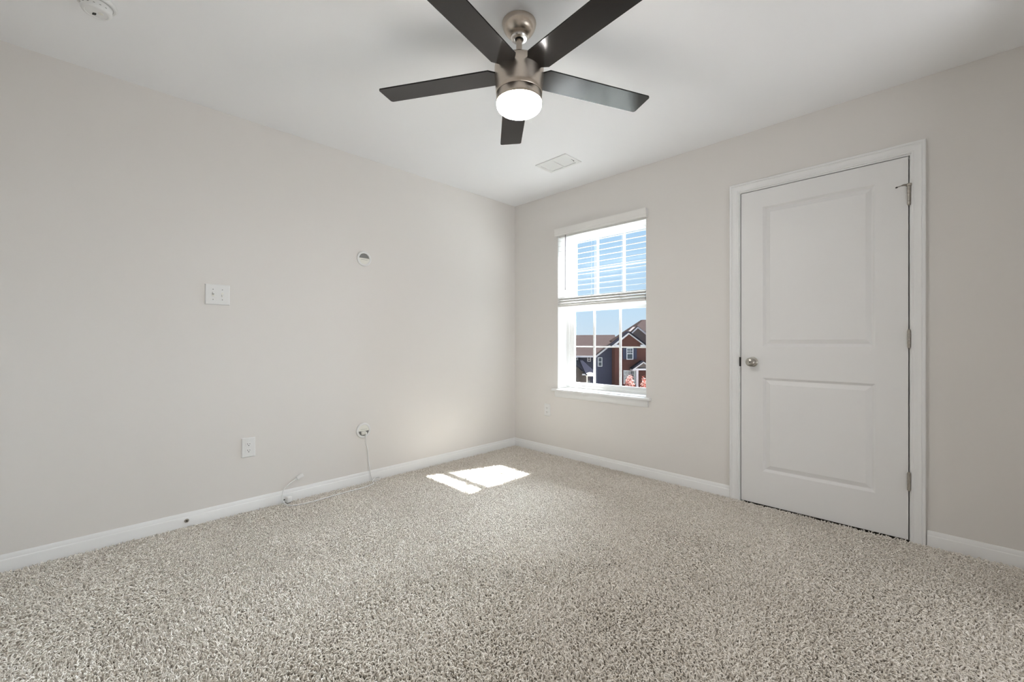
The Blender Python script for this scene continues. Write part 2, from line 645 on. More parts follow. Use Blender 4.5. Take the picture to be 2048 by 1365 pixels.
for zc, hh in ((1.838, 0.049), (1.080, 0.046), (0.327, 0.046)):
    hg = hinge(zc, hh)
    if zc > 1.5:
        bm = bmesh.new()
        lathe(bm, [(0, 0), (0.011, 0), (0.012, 0.002), (0.012, 0.010), (0.010, 0.013), (0, 0.013)], 24, Matrix.Translation((2.9215, -0.0085, 1.887)))
        link('stop_ring', bm, HINGE, hg, smooth=40)
        bm = bmesh.new()
        tube(bm, [(2.913, -0.012, 1.893), (2.902, -0.022, 1.893), (2.895, -0.030, 1.890)], [0.006, 0.0052, 0.004], 12)
        tube(bm, [(2.896, -0.029, 1.8905), (2.884, -0.042, 1.884), (2.876, -0.052, 1.879)], 0.0022, 10)
        link('stop_arm', bm, HINGE, hg, smooth=40)
        bm = bmesh.new()
        tube(bm, [(2.877, -0.051, 1.8795), (2.873, -0.055, 1.877)], 0.0038, 10)
        link('stop_pad', bm, RUBBER, hg, smooth=40, label='black rubber pad')

# ------------------------------------------------------------------ window
FY0, FY1 = 0.132, 0.198
bm = bmesh.new()
FW = 0.034
FR = 0.020
ZB = 0.636
for a in ((WX0 + 0.001, WX0 + FW, ZB, WZ1), (WX1 - FR, WX1 - 0.001, ZB, WZ1), (WX0 + FW, WX1 - FR, WZ1 - FW, WZ1 - 0.001), (WX0 + FW, WX1 - FR, ZB, ZB + 0.022)):
    box(bm, a[0], a[1], FY0, FY1, a[2], a[3], 0.002)
for a in ((WX0 + FW, WX0 + FW + 0.012), (WX1 - FR - 0.008, WX1 - FR)):
    box(bm, a[0], a[1], FY0 + 0.008, FY1, ZB + 0.022, WZ1 - FW, 0.0015)
win = structure(link('window_1', bm, VINYL))
# painted returns of the opening
bm = bmesh.new()
box(bm, WX0 + 0.0002, WX0 + 0.004, 0.0, FY0, ZB, WZ1)
box(bm, WX1 - 0.004, WX1 - 0.0002, 0.0, FY0, ZB, WZ1)
box(bm, WX0 + 0.004, WX1 - 0.004, 0.0, FY0, WZ1 - 0.004, WZ1 - 0.0002)
link('window_return', bm, TRIM, win)


def sash(gx0, gx1, gz0, gz1, x0, x1, z0, z1, y0, y1, muntin_z, muntin_x):
    s = bmesh.new()
    for a in ((x0, gx0, z0, z1), (gx1, x1, z0, z1), (gx0, gx1, z0, gz0), (gx0, gx1, gz1, z1)):
        box(s, a[0], a[1], y0, y1, a[2], a[3], 0.003)
    so_ = link('sash', s, VINYL, win)
    g = bmesh.new()
    yc = (y0 + y1) / 2
    box(g, gx0 - 0.004, gx1 + 0.004, yc - 0.002, yc + 0.002, gz0 - 0.004, gz1 + 0.004)
    link('glass_pane', g, GLASS, so_)
    for mx in muntin_x:
        b = bmesh.new()
        box(b, mx - 0.0085, mx + 0.0085, yc - 0.010, yc + 0.008, gz0, gz1, 0.003)
        link('muntin', b, VINYL, so_)
    b = bmesh.new()
    box(b, gx0, gx1, yc - 0.004, yc + 0.004, muntin_z - 0.0055, muntin_z + 0.0055, 0.002)
    link('muntin', b, VINYL, so_)
    return so_


sx0, sx1 = WX0 + FW + 0.001, WX1 - FR - 0.001
low = sash(0.637, 1.377, 0.687, 1.346, sx0, sx1, ZB + 0.004, 1.379, 0.147, 0.171, 1.019, (0.8515, 1.1145))
upp = sash(0.637, 1.377, 1.394, 2.004, sx0, sx1, 1.354, WZ1 - 0.02, 0.1715, 0.195, 1.724, (0.869, 1.136))
bm = bmesh.new()
box(bm, 0.96, 1.01, 0.140, 0.156, 1.379, 1.387, 0.002)
link('sash_lock', bm, VINYL, low)
# stool and apron
bm = bmesh.new()
pr = [(-0.038, 0.612), (-0.0405, 0.616), (-0.0405, 0.6245), (-0.038, 0.629), (-0.033, 0.631), (0.0, 0.631), (0.0, 0.612)]
prism(bm, pr, 'x', 0.512, 1.474)
box(bm, WX0 + 0.001, WX1 - 0.001, 0.0, FY0 + 0.01, WZ0 + 0.001, 0.636)
link('window_stool', bm, TRIM, win, smooth=30)
bm = bmesh.new()
pr = [(0.0, 0.556), (-0.008, 0.556), (-0.011, 0.560), (-0.013, 0.572), (-0.0165, 0.580), (-0.0185, 0.5935), (-0.0185, 0.612), (0.0, 0.612)]
prism(bm, pr, 'x', 0.535, 1.452)
link('window_apron', bm, TRIM, win, smooth=30)

# ------------------------------------------------------------------ blind
BX0, BX1 = WX0 + 0.008, WX1 - 0.008
blind = thing('window_blind', 'white faux wood slat blind raised half way, with cornice valance, over the window', 'blind', (0.995, 0.0, 1.38))
OFF = Vector(blind.location)


def bpart(name, bm, m, smooth=None, label=None, parent=None):
    bmesh.ops.translate(bm, verts=bm.verts[:], vec=-OFF)
    return link(name, bm, m, parent or blind, smooth=smooth, label=label)


v = bmesh.new()
pr = [(-0.030, 2.029), (-0.034, 2.032), (-0.034, 2.045), (-0.037, 2.050), (-0.037, 2.078), (-0.041, 2.085), (-0.041, 2.098), (-0.030, 2.098)]
prism(v, pr, 'x', 0.546, 1.449)
val = bpart('valance', v, BLIND, smooth=30)
for a in (0.546, 1.438):
    v = bmesh.new()
    box(v, a, a + 0.011, -0.0300, -0.0005, 2.029, 2.098, 0.001)
    bpart('valance_return', v, BLIND)
v = bmesh.new()
box(v, BX0, BX1, 0.004, 0.060, 2.022, 2.066, 0.002)
bpart('headrail', v, BLIND)
SY0, SY1 = -0.006, 0.044


def slat_bm(z, tilt=0.0, roll=0.0):
    s = bmesh.new()
    pr = []
    n = 6
    for k in range(n + 1):
        u = k / n * 2 - 1
        pr.append((u * 0.025, 0.0016 * (1 - u * u) + 0.0012))
    for k in range(n, -1, -1):
        u = k / n * 2 - 1
        pr.append((u * 0.025, 0.0016 * (1 - u * u) - 0.0012))
    prism(s, pr, 'x', BX0 + 0.002, BX1 - 0.002)
    yc = (SY0 + SY1) / 2
    M = Matrix.Translation((0, yc, z)) @ Matrix.Rotation(tilt, 4, 'X')
    M = M @ Matrix.Translation((0.995, 0, 0)) @ Matrix.Rotation(roll, 4, 'Y') @ Matrix.Translation((-0.995, 0, 0))
    bmesh.ops.transform(s, matrix=M, verts=s.verts[:])
    return s


Z_STACK = [1.4065 + q for q in (0, .0042, .0084, .0180, .0222, .0264, .0306, .0410, .0452, .0494, .0536, .0640)]
for k, z in enumerate(Z_STACK):
    bpart('slat', slat_bm(z + random.uniform(-.0006, .0006), R(random.uniform(-2.5, 2.5)), R(random.uniform(-.12, .12))), BLIND, smooth=50)
for k in range(11):
    bpart('slat', slat_bm(1.522 + 0.0470 * k, R(8), 0), BLIND, smooth=50)
v = bmesh.new()
box(v, BX0 + 0.001, BX1 - 0.001, SY0, SY1, 1.384, 1.401, 0.003)
bpart('bottom_rail', v, BLIND)
for lx in (0.668, 0.932, 1.222):
    v = bmesh.new()
    for y in (SY0 - 0.0015, SY1 + 0.0015):
        tube(v, [(lx, y, 2.025), (lx, y, 1.46)], 0.0008, 6)
        # slack ladder bunched on the raised slats
        pts = []
        for q in range(22):
            t = q / 21
            pts.append((lx + 0.011 * math.sin(q * 2.1), y + (-1 if y < 0.02 else 1) * (0.003 + 0.004 * abs(math.sin(q * 1.3))), 1.470 - 0.078 * t))
        tube(v, smooth_path(pts, 4), 0.0011, 6)
    bpart('ladder_cord', v, BLIND)
v = bmesh.new()
tube(v, [(0.655, -0.012, 2.04), (0.655, -0.014, 1.80), (0.6555, -0.014, 1.56), (0.6555, -0.014, 1.533)], [0.0035, 0.0035, 0.0035, 0.005], 10)
bpart('tilt_wand', v, WAND, smooth=50, label='dark grey tilt wand')
v = bmesh.new()
for dx in (1.232, 1.245, 1.251):
    tube(v, [(dx, -0.010, 2.03), (dx + 0.002, -0.011, 1.75), (dx, -0.010, 1.47)], 0.0007, 6)
bpart('lift_cord', v, BLIND)

# ------------------------------------------------------------------ ceiling fan
FX, FYc = 1.7473, -1.7497
fan = thing('ceiling_fan', 'five blade ceiling fan with dark blades, brushed nickel motor and lit drum light', 'ceiling fan', (FX, FYc, H))


def fpart(name, prof, m, seg=64, smooth=35, label=None, parent=None, **k):
    b = bmesh.new()
    lathe(b, [(r, z - H) for r, z in prof], seg, **k)
    return link(name, b, m, parent or fan, smooth=smooth, label=label)


can = fpart('canopy', [(0, 2.439), (0.073, 2.439), (0.0735, 2.433), (0.072, 2.426), (0.068, 2.414), (0.061, 2.402), (0.052, 2.392), (0.043, 2.385), (0.037, 2.382), (0.037, 2.380), (0.017, 2.379), (0, 2.379)], NICKEL)
fpart('canopy_ring', [(0.0185, 2.3795), (0.036, 2.3795), (0.0365, 2.374), (0.033, 2.369), (0.021, 2.367), (0.0185, 2.3685)], NICKELB, parent=can, closed_bottom=False, closed_top=False)
fpart('hanger_ball', [(0.0, 2.3785), (0.0182, 2.3785), (0.0182, 2.372), (0.012, 2.3695), (0, 2.3695)], DARK, parent=can)
fpart('downrod', [(0, 2.369), (0.0125, 2.369), (0.0125, 2.285), (0, 2.285)], NICKEL, 32)
fpart('rod_coupler', [(0, 2.318), (0.014, 2.318), (0.0205, 2.314), (0.0255, 2.305), (0.0265, 2.296), (0.0265, 2.262), (0, 2.262)], NICKEL, 40)
mot = fpart('motor_housing', [(0, 2.262), (0.085, 2.262), (0.098, 2.259), (0.1045, 2.252), (0.106, 2.245), (0.1055, 2.22), (0.104, 2.19), (0.1015, 2.16), (0.0995, 2.134), (0.098, 2.132), (0.098, 2.131), (0, 2.131)], NICKEL)
fpart('light_collar', [(0, 2.130), (0.0975, 2.130), (0.0985, 2.128), (0.0985, 2.097), (0.0975, 2.0955), (0, 2.0955)], NICKEL, parent=mot)
drum = fpart('light_drum', [(0, 2.095), (0.0955, 2.095), (0.0965, 2.088), (0.096, 2.080), (0.092, 2.071), (0.084, 2.0645), (0.070, 2.0605), (0.04, 2.058), (0, 2.0575)], LAMP, label='lit frosted glass drum')
BW, BR, PIT = 0.1180, 0.6455, R(5.41)
for k in range(5):
    b = bmesh.new()
    r0 = 0.088
    n = 7
    out = []
    def corner(cx, cy, a0, rad):
        for q in range(n):
            a = a0 + R(90) * q / (n - 1)
            out.append((cx + rad * math.cos(a), cy + rad * math.sin(a)))
    rr = 0.010
    hw = BW / 2
    corner(BR - rr, hw - rr, 0, rr)
    out += [(r0 + 0.035, hw), (r0, hw - 0.030), (r0, -hw + 0.030), (r0 + 0.035, -hw)]
    corner(BR - rr, -hw + rr, R(-90), rr)
    prism(b, out, 'z', -0.003, 0.003)
    bmesh.ops.remove_doubles(b, verts=b.verts[:], dist=1e-5)
    es = [e for e in b.edges if abs(e.verts[0].co.z - e.verts[1].co.z) < 1e-6]
    bmesh.ops.bevel(b, geom=es, offset=0.0012, segments=2, affect='EDGES')
    # pitch about the radius: counter-clockwise edge lower
    M = Matrix.Translation((0, 0, 2.222 - H)) @ Matrix.Rotation(R(66.334 + 72 * k), 4, 'Z') @ Matrix.Rotation(-PIT, 4, 'X')
    bmesh.ops.transform(b, matrix=M, verts=b.verts[:])
    bl = link('blade', b, BLADE, fan, smooth=30)
    b = bmesh.new()
    box(b, 0.080, 0.165, -0.022, 0.022, 0.003, 0.007, 0.002)
    bmesh.ops.transform(b, matrix=M, verts=b.verts[:])
    link('blade_iron', b, DARK, bl)

# ------------------------------------------------------------------ ceiling vent and smoke detector
vent = thing('ceiling_vent', 'white rectangular metal air vent in the ceiling near the far corner', 'vent', (0.968, -0.508, H))
b = bmesh.new()
vx, vy = 0.1475, 0.0985
def ring_rect(b, x0, x1, y0, y1, ix0, ix1, iy0, iy1, zo, zi, zt):
    o = [b.verts.new(p) for p in ((x0, y0, zo), (x1, y0, zo), (x1, y1, zo), (x0, y1, zo))]
    i = [b.verts.new(p) for p in ((ix0, iy0, zi), (ix1, iy0, zi), (ix1, iy1, zi), (ix0, iy1, zi))]
    t = [b.verts.new((p.co.x, p.co.y, zt)) for p in o]
    u = [b.verts.new((p.co.x, p.co.y, zt)) for p in i]
    for k in range(4):
        j = (k + 1) % 4
        b.faces.new((o[k], o[j], i[j], i[k]))
        b.faces.new((t[k], t[j], o[j], o[k]))
        b.faces.new((i[k], i[j], u[j], u[k]))
        b.faces.new((u[k], u[j], t[j], t[k]))
ring_rect(b, -vx, vx, -vy, vy, -vx + 0.03, vx - 0.03, -vy + 0.028, vy - 0.028, -0.007, -0.0105, -0.0005)
box(b, -0.008, 0.008, -vy + 0.028, vy - 0.028, -0.0095, -0.001)
link('vent_frame', b, PLASTIC, vent)
b = bmesh.new()
box(b, -vx + 0.029, vx - 0.029, -vy + 0.027, vy - 0.027, -0.0012, -0.0004)
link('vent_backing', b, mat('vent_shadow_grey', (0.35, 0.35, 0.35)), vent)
for cx0, cx1 in ((-vx + 0.03, -0.008), (0.008, vx - 0.03)):
    for k in range(13):
        y = -vy + 0.034 + k * 0.0108
        b = bmesh.new()
        box(b, cx0, cx1, -0.0040, 0.0040, -0.0007, 0.0007, 0, Matrix.Translation((0, y, -0.0050)) @ Matrix.Rotation(R(-14), 4, 'X'))
        link('louver', b, PLASTIC, vent)
b = bmesh.new()
tube(b, [(vx - 0.020, -0.025, -0.0065), (vx - 0.020, 0.020, -0.0085), (vx - 0.020, 0.03, -0.013)], 0.0022, 8)
link('damper_lever', b, DARK, vent, label='dark damper lever')
for sx in (-vx + 0.014, vx - 0.009):
    b = bmesh.new()
    lathe(b, [(0, -0.0078), (0.003, -0.0075), (0.0036, -0.006), (0.0036, -0.004)], 14, Matrix.Translation((sx, 0.0 if sx > 0 else 0.05, 0)))
    link('screw', b, GREY, vent)

SMX, SMY = 0.613, -3.038
smk = thing('smoke_detector', 'small round white smoke detector with a slotted sounder on the ceiling', 'smoke detector', (SMX, SMY, H))
b = bmesh.new()
lathe(b, [(0, -0.0005), (0.0615, -0.0005), (0.0625, -0.004), (0.0615, -0.010), (0.058, -0.013), (0, -0.013)], 56)
link('mounting_base', b, PLASTIC, smk, smooth=35)
b = bmesh.new()
lathe(b, [(0, -0.0135), (0.0455, -0.0135), (0.0475, -0.017), (0.0475, -0.028), (0.0465, -0.037), (0.0435, -0.042), (0.0385, -0.0445), (0.0355, -0.0445), (0.034, -0.0425), (0.0, -0.0425)], 56)
body = link('detector_body', b, PLASTIC, smk, smooth=35)
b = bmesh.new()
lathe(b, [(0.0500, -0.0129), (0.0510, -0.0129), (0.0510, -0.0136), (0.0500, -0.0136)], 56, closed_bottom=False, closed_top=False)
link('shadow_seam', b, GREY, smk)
rvec = Vector((0.708, 0.706, 0))
fvec = Vector((-0.706, 0.708, 0))
ang = YAW
for k, (hh) in enumerate((0.004, 0.010, 0.013, 0.010, 0.004)):
    b = bmesh.new()
    box(b, -0.0011, 0.0011, -hh / 2, hh / 2, -0.0445, -0.0420, 0, Matrix.Translation(rvec * (-0.021 + 0.0042 * k) + fvec * (0.006 - 0.001 * k)) @ Matrix.Rotation(ang + R(12), 4, 'Z'))
    link('sounder_slot', b, DARK, body)
b = bmesh.new()
lathe(b, [(0, -0.0440), (0.0075, -0.0440), (0.0088, -0.0430), (0.0088, -0.041)], 24, Matrix.Translation(rvec * 0.012 + fvec * 0.006))
link('test_button', b, IVORY, body, smooth=40)
for q in range(6):
    a = R(150) + q * R(22)
    b = bmesh.new()
    box(b, 0.0440, 0.0480, -0.0028, 0.0028, -0.0305, -0.0285, 0, Matrix.Rotation(ang + a + R(90), 4, 'Z'))
    link('air_slot', b, GREY, body)

# ------------------------------------------------------------------ wall plates
def bevel_plate(b, wx, wz, t, bv):
    """plate in local x (width) and y (height), out along z"""
    o = [b.verts.new((sx * wx, sy * wz, 0)) for sx, sy in ((-1, -1), (1, -1), (1, 1), (-1, 1))]
    m_ = [b.verts.new((sx * wx, sy * wz, t * 0.4)) for sx, sy in ((-1, -1), (1, -1), (1, 1), (-1, 1))]
    i = [b.verts.new((sx * (wx - bv), sy * (wz - bv), t)) for sx, sy in ((-1, -1), (1, -1), (1, 1), (-1, 1))]
    for k in range(4):
        j = (k + 1) % 4
        b.faces.new((o[k], o[j], m_[j], m_[k]))
        b.faces.new((m_[k], m_[j], i[j], i[k]))
    b.faces.new(i)
    b.faces.new(o[::-1])


# local frame of a plate: x along the wall to the viewer's right, y up, z out of the wall
def plate_frame(root, side):
    if side == 'left':      # wall x = 0: right is +y, up z, out +x
        return Matrix(((0, 0, 1, 0), (1, 0, 0, 0), (0, 1, 0, 0), (0, 0, 0, 1)))
    return Matrix(((1, 0, 0, 0), (0, 0, -1, 0), (0, 1, 0, 0), (0, 0, 0, 1)))


def outlet(label, loc, side, sw=1.0):
    root = thing('wall_outlet', label, 'outlet', loc, 0.0, 'white wall outlets')
    F = plate_frame(root, side)

    def part(name, b, m, parent=root, smooth=None):
        bmesh.ops.transform(b, matrix=F, verts=b.verts[:])
        return link(name, b, m, parent, smooth=smooth)
    b = bmesh.new()
    bevel_plate(b, 0.0375 * sw, 0.060 * sw, 0.0065, 0.004)
    part('cover_plate', b, PLASTIC)
    for s in (1, -1):
        b = bmesh.new()
        pts = []
        for q in range(32):
            a = 2 * math.pi * q / 32
            pts.append((0.0172 * math.cos(a), max(-0.0132, min(0.0132, 0.0172 * math.sin(a))) + s * 0.0195))
        prism(b, pts, 'z', 0.0062, 0.0088)
        fc = part('receptacle', b, PLASTIC)
        b = bmesh.new()
        box(b, -0.0072, -0.0050, s * 0.0195 - 0.001, s * 0.0195 + 0.0075, 0.0084, 0.0091)
        box(b, 0.0052, 0.0070, s * 0.0195 - 0.0005, s * 0.0195 + 0.0065, 0.0084, 0.0091)
        lathe(b, [(0, 0.0084), (0.0026, 0.0084), (0.0026, 0.0091), (0, 0.0091)], 14, Matrix.Translation((0, s * 0.0195 - 0.0068, 0)))
        part('socket_hole', b, DARK, fc)
    b = bmesh.new()
    lathe(b, [(0, 0.006), (0.0026, 0.006), (0.0022, 0.0074), (0, 0.0076)], 14)
    part('screw', b, PLASTIC, smooth=40)
    return root


outlet('white duplex outlet on the wall below the double toggle switch plate', (0.0, -2.360, 0.409), 'left')
outlet('small white outlet low on the window wall, beneath the sill near the room corner', (0.433, 0.0, 0.421), 'right', 0.96)

sw = thing('light_switch', 'white double toggle switch plate on the bare greige wall', 'light switch', (0.0, -2.520, 1.345))
F = plate_frame(sw, 'left')


def swpart(name, b, m, parent=sw, smooth=None):
    bmesh.ops.transform(b, matrix=F, verts=b.verts[:])
    return link(name, b, m, parent, smooth=smooth)


b = bmesh.new()
bevel_plate(b, 0.0615, 0.0605, 0.0065, 0.004)
swpart('cover_plate', b, PLASTIC)
for tx, s in ((-0.0225, 1), (0.0235, -1)):
    b = bmesh.new()
    box(b, tx - 0.0055, tx + 0.0055, -0.0125, 0.0125, 0.0062, 0.0072, 0.0004)
    fr = swpart('toggle_bezel', b, IVORY)
    b = bmesh.new()
    box(b, -0.0042, 0.0042, -0.0048, 0.0048, 0.0, 0.0185, 0.0012, Matrix.Translation((tx, s * 0.001, 0.004)) @ Matrix.Rotation(R(-28 * s), 4, 'X'))
    swpart('toggle', b, PLASTIC, fr, 40)
    for z in (0.030, -0.030):
        b = bmesh.new()
        lathe(b, [(0, 0.006), (0.0028, 0.006), (0.0024, 0.0074), (0, 0.0076)], 14, Matrix.Translation((tx, z, 0)))
        swpart('screw', b, GREY, smooth=40)


def cable_port(label, loc, flip):
    root = thing('cable_port', label, 'cable port', loc, 0.0, 'round cable ports')
    F = plate_frame(root, 'left')
    if flip:
        F = F @ Matrix.Rotation(R(180), 4, 'Z')

    def part(name, b, m, smooth=None, lab=None, parent=root):
        bmesh.ops.transform(b, matrix=F, verts=b.verts[:])
        return link(name, b, m, parent, smooth=smooth, label=lab)
    b = bmesh.new()
    lathe(b, [(0.040, 0.0005), (0.0555, 0.0005), (0.0565, 0.003), (0.0550, 0.0075), (0.0500, 0.0100), (0.0440, 0.0100), (0.0405, 0.0080), (0.040, 0.0005)], 56, closed_bottom=False, closed_top=False)
    part('port_ring', b, PLASTIC, 40)
    b = bmesh.new()
    pts = [(0.0402 * math.cos(a), 0.0402 * math.sin(a)) for a in [R(180 - 6) + R(192) * q / 40 for q in range(41)]]
    prism(b, pts, 'z', 0.0005, 0.0070)
    cp = part('port_cover', b, IVORY)
    b = bmesh.new()
    box(b, -0.026, 0.024, -0.0085, -0.0068, 0.0066, 0.0074)
    part('cover_groove', b, GREY, parent=cp)
    b = bmesh.new()
    lathe(b, [(0, 0.0006), (0.0402, 0.0006), (0.0402, 0.0014), (0, 0.0014)], 40)
    part('port_opening', b, GREY, lab='dark grey half moon opening')
    return root


cable_port('round white cable port with empty half moon opening, higher of the two', (0.0, -1.608, 1.685), False)
cable_port('round white cable port low on the wall with a white cord plugged in', (0.0, -1.613, 0.404), True)

# power cord ------------------------------------------------------------
cord = thing('power_cord', 'thin white power cord hanging from the low round port and trailing over the carpet', 'cord', (0.03, -1.62, 0.02))
CO = Vector(cord.location)


def cpart(name, b, m, parent=None, smooth=45, label=None):
    bmesh.ops.translate(b, verts=b.verts[:], vec=-CO)
    return link(name, b, m, parent or cord, smooth=smooth, label=label)


CZ = 0.0215
path = [(0.022, -1.604, 0.392), (0.027, -1.603, 0.380), (0.026, -1.605, 0.350), (0.021, -1.604, 0.315), (0.018, -1.590, 0.27), (0.017, -1.583, 0.21),
        (0.022, -1.578, 0.14), (0.030, -1.572, 0.085), (0.040, -1.566, 0.045), (0.052, -1.560, 0.028),
        (0.085, -1.565, 0.034), (0.098, -1.535, 0.040), (0.070, -1.520, 0.048), (0.045, -1.540, 0.040), (0.062, -1.570, 0.028),
        (0.098, -1.585, CZ), (0.118, -1.640, CZ), (0.130, -1.720, CZ), (0.128, -1.800, CZ), (0.132, -1.880, CZ), (0.140, -1.960, CZ), (0.146, -2.030, CZ),
        (0.140, -2.100, CZ), (0.112, -2.152, CZ), (0.078, -2.176, 0.030), (0.050, -2.180, 0.058), (0.030, -2.170, 0.098), (0.0215, -2.140, 0.126), (0.0165, -2.100, 0.147), (0.0155, -2.082, 0.153)]
b = bmesh.new()
tube(b, smooth_path(path, 8), 0.0032, 10)
cpart('cable', b, PLASTIC)
b = bmesh.new()
box(b, 0.002, 0.022, -0.017, 0.017, -0.013, 0.013, 0.004, Matrix.Translation((0.0, -1.618, 0.387)))
tube(b, [(0.020, -1.606, 0.392), (0.026, -1.604, 0.388), (0.028, -1.604, 0.378)], 0.006, 12)
cpart('plug', b, IVORY)
b = bmesh.new()
d = Vector((0.0, 0.82, 0.36)).normalized()
M = Matrix.Translation((0.0155, -2.062, 0.165)) @ Matrix.Rotation(R(26), 4, 'X')
box(b, -0.012, 0.012, -0.024, 0.020, -0.011, 0.011, 0.004, M)
tube(b, [(0.0155, -2.094, 0.149), (0.0155, -2.080, 0.156)], [0.0042, 0.0068], 12)
con = cpart('connector', b, PLASTIC)
b = bmesh.new()
for dx in (-0.0055, 0.0055):
    box(b, dx - 0.0022, dx + 0.0022, 0.0185, 0.0206, -0.0035, 0.0035, 0.0, M)
cpart('connector_hole', b, DARK, con)

blk = thing('plug_adapter', 'small white plug adapter lying on the carpet against the baseboard inside the cord bend', 'adapter', (0.046, -2.146, 0.018))
b = bmesh.new()
box(b, -0.013, 0.013, -0.016, 0.016, 0.006, 0.044, 0.005, Matrix.Rotation(R(20), 4, 'Z') @ Matrix.Rotation(R(8), 4, 'Y'))
link('adapter_body', b, PLASTIC, blk, smooth=50)
b = bmesh.new()
box(b, -0.0120, 0.0120, -0.0140, 0.0140, 0.001, 0.0065, 0.002, Matrix.Rotation(R(20), 4, 'Z') @ Matrix.Rotation(R(8), 4, 'Y'))
link('adapter_face', b, GREY, blk)
b = bmesh.new()
box(b, -0.009, -0.006, -0.026, -0.018, 0.022, 0.030, 0.0006, Matrix.Rotation(R(20), 4, 'Z'))
link('prong', b, DARK, blk)

stp = thing('door_stop_base', 'small round dark metal screw base fixed on the white baseboard', 'door stop', (0.014, -2.668, 0.050))
b = bmesh.new()
lathe(b, [(0, 0.0), (0.0105, 0.0), (0.0110, 0.002), (0.0095, 0.0045), (0.007, 0.0045), (0.0065, 0.003), (0.0, 0.003)], 28, TO_LEFT)
link('flange', b, SATIN, stp, smooth=35)
b = bmesh.new()
lathe(b, [(0, 0.003), (0.0036, 0.003), (0.0036, 0.0075), (0.0028, 0.0085), (0, 0.0085)], 16, TO_LEFT)
link('screw', b, DARK, stp, smooth=35)

# ------------------------------------------------------------------ unseen landing behind the camera, closing off the added opening
bm = bmesh.new()
box(bm, RX + 0.1, 5.2, RY - 0.1, 0.15, -0.12, 0.0)
structure(link('floor', bm, mat('landing_carpet', (0.5, 0.46, 0.4), rough=0.95)))
bm = bmesh.new()
box(bm, RX + 0.1, 5.2, RY - 0.1, 0.15, H, H + 0.15)
structure(link('ceiling', bm, CEIL))
bm = bmesh.new()
box(bm, 5.1, 5.2, RY - 0.1, 0.15, 0, H)
box(bm, RX + 0.12, 5.1, RY - 0.12, RY - 0.02, 0, H)
box(bm, RX + 0.12, 5.1, 0.05, 0.15, 0, H)
structure(link('wall_far', bm, WALL))

# ------------------------------------------------------------------ outdoors: houses across the street
GZ = -6.20                      # ground outside, below this upper floor
FWD = Vector((-math.sin(YAW), math.cos(YAW), 0))
RGT = Vector((math.cos(YAW), math.sin(YAW), 0))
bm = bmesh.new()
box(bm, -150, 40, 5, 150, GZ - 0.3, GZ)
structure(link('ground', bm, LAWN))


def house_root(label, X, D):
    p = CAM + RGT * X + FWD * D
    return thing('house', label, 'house', (p.x, p.y, GZ), YAW, 'houses across the street')


def exterior_window(parent, x, z, ww, wh, y, shutters=False, grid=True):
    """x,z centre; local -y faces the viewer"""
    b = bmesh.new()
    f = 0.09
    for a in ((x - ww / 2 - f, x - ww / 2, z - wh / 2 - f, z + wh / 2 + f), (x + ww / 2, x + ww / 2 + f, z - wh / 2 - f, z + wh / 2 + f),
              (x - ww / 2, x + ww / 2, z - wh / 2 - f, z - wh / 2), (x - ww / 2, x + ww / 2, z + wh / 2, z + wh / 2 + f), (x - ww / 2, x + ww / 2, z - 0.04, z + 0.04)):
        box(b, a[0], a[1], y - 0.08, y + 0.03, a[2], a[3])
    if grid:
        for k in (1, 2):
            gx = x - ww / 2 + ww * k / 3
            box(b, gx - 0.02, gx + 0.02, y - 0.05, y, z, z + wh / 2)
        box(b, x - ww / 2, x + ww / 2, y - 0.05, y, z + wh / 4 - 0.02, z + wh / 4 + 0.02)
    wf = link('house_window', b, EXTW, parent)
    b = bmesh.new()
    box(b, x - ww / 2, x + ww / 2, y - 0.03, y + 0.01, z - wh / 2, z + wh / 2)
    link('pane', b, PANE, wf)
    if shutters:
        for s in (-1, 1):
            b = bmesh.new()
            cx = x + s * (ww / 2 + f + 0.22)
            box(b, cx - 0.2, cx + 0.2, y - 0.06, y + 0.02, z - wh / 2 - 0.05, z + wh / 2 + 0.05)
            link('shutter', b, SHUT, wf)
    return wf


def slab(b, p0, p1, p2, p3, t=0.18):
    """thick roof plane from four corners"""
    P = [Vector(p) for p in (p0, p1, p2, p3)]
    n = (P[1] - P[0]).cross(P[3] - P[0]).normalized()
    if n.z < 0:
        n = -n
    A = [b.verts.new(p) for p in P]
    B = [b.verts.new(p - n * t) for p in P]
    b.faces.new(A)
    b.faces.new(B[::-1])
    for k in range(4):
        b.faces.new((A[k], A[(k + 1) % 4], B[(k + 1) % 4], B[k]))


def rake(b, pts, y0, y1, w):
    """white boards along a sloping line in the x-z plane"""
    for (x0, z0), (x1, z1) in zip(pts, pts[1:]):
        prism(b, [(x0, z0), (x1, z1), (x1, z1 - w), (x0, z0 - w)], 'y', y0, y1)


# ---- brick house, nearest; local x = right, y = away, z up from the ground
S50 = 50.0 / 843.69
def PX(px, D):
    return (px - 1024) * D / 843.69
def PZ(py, D):
    return CAM.z - (py - 684) * D / 843.69 - GZ


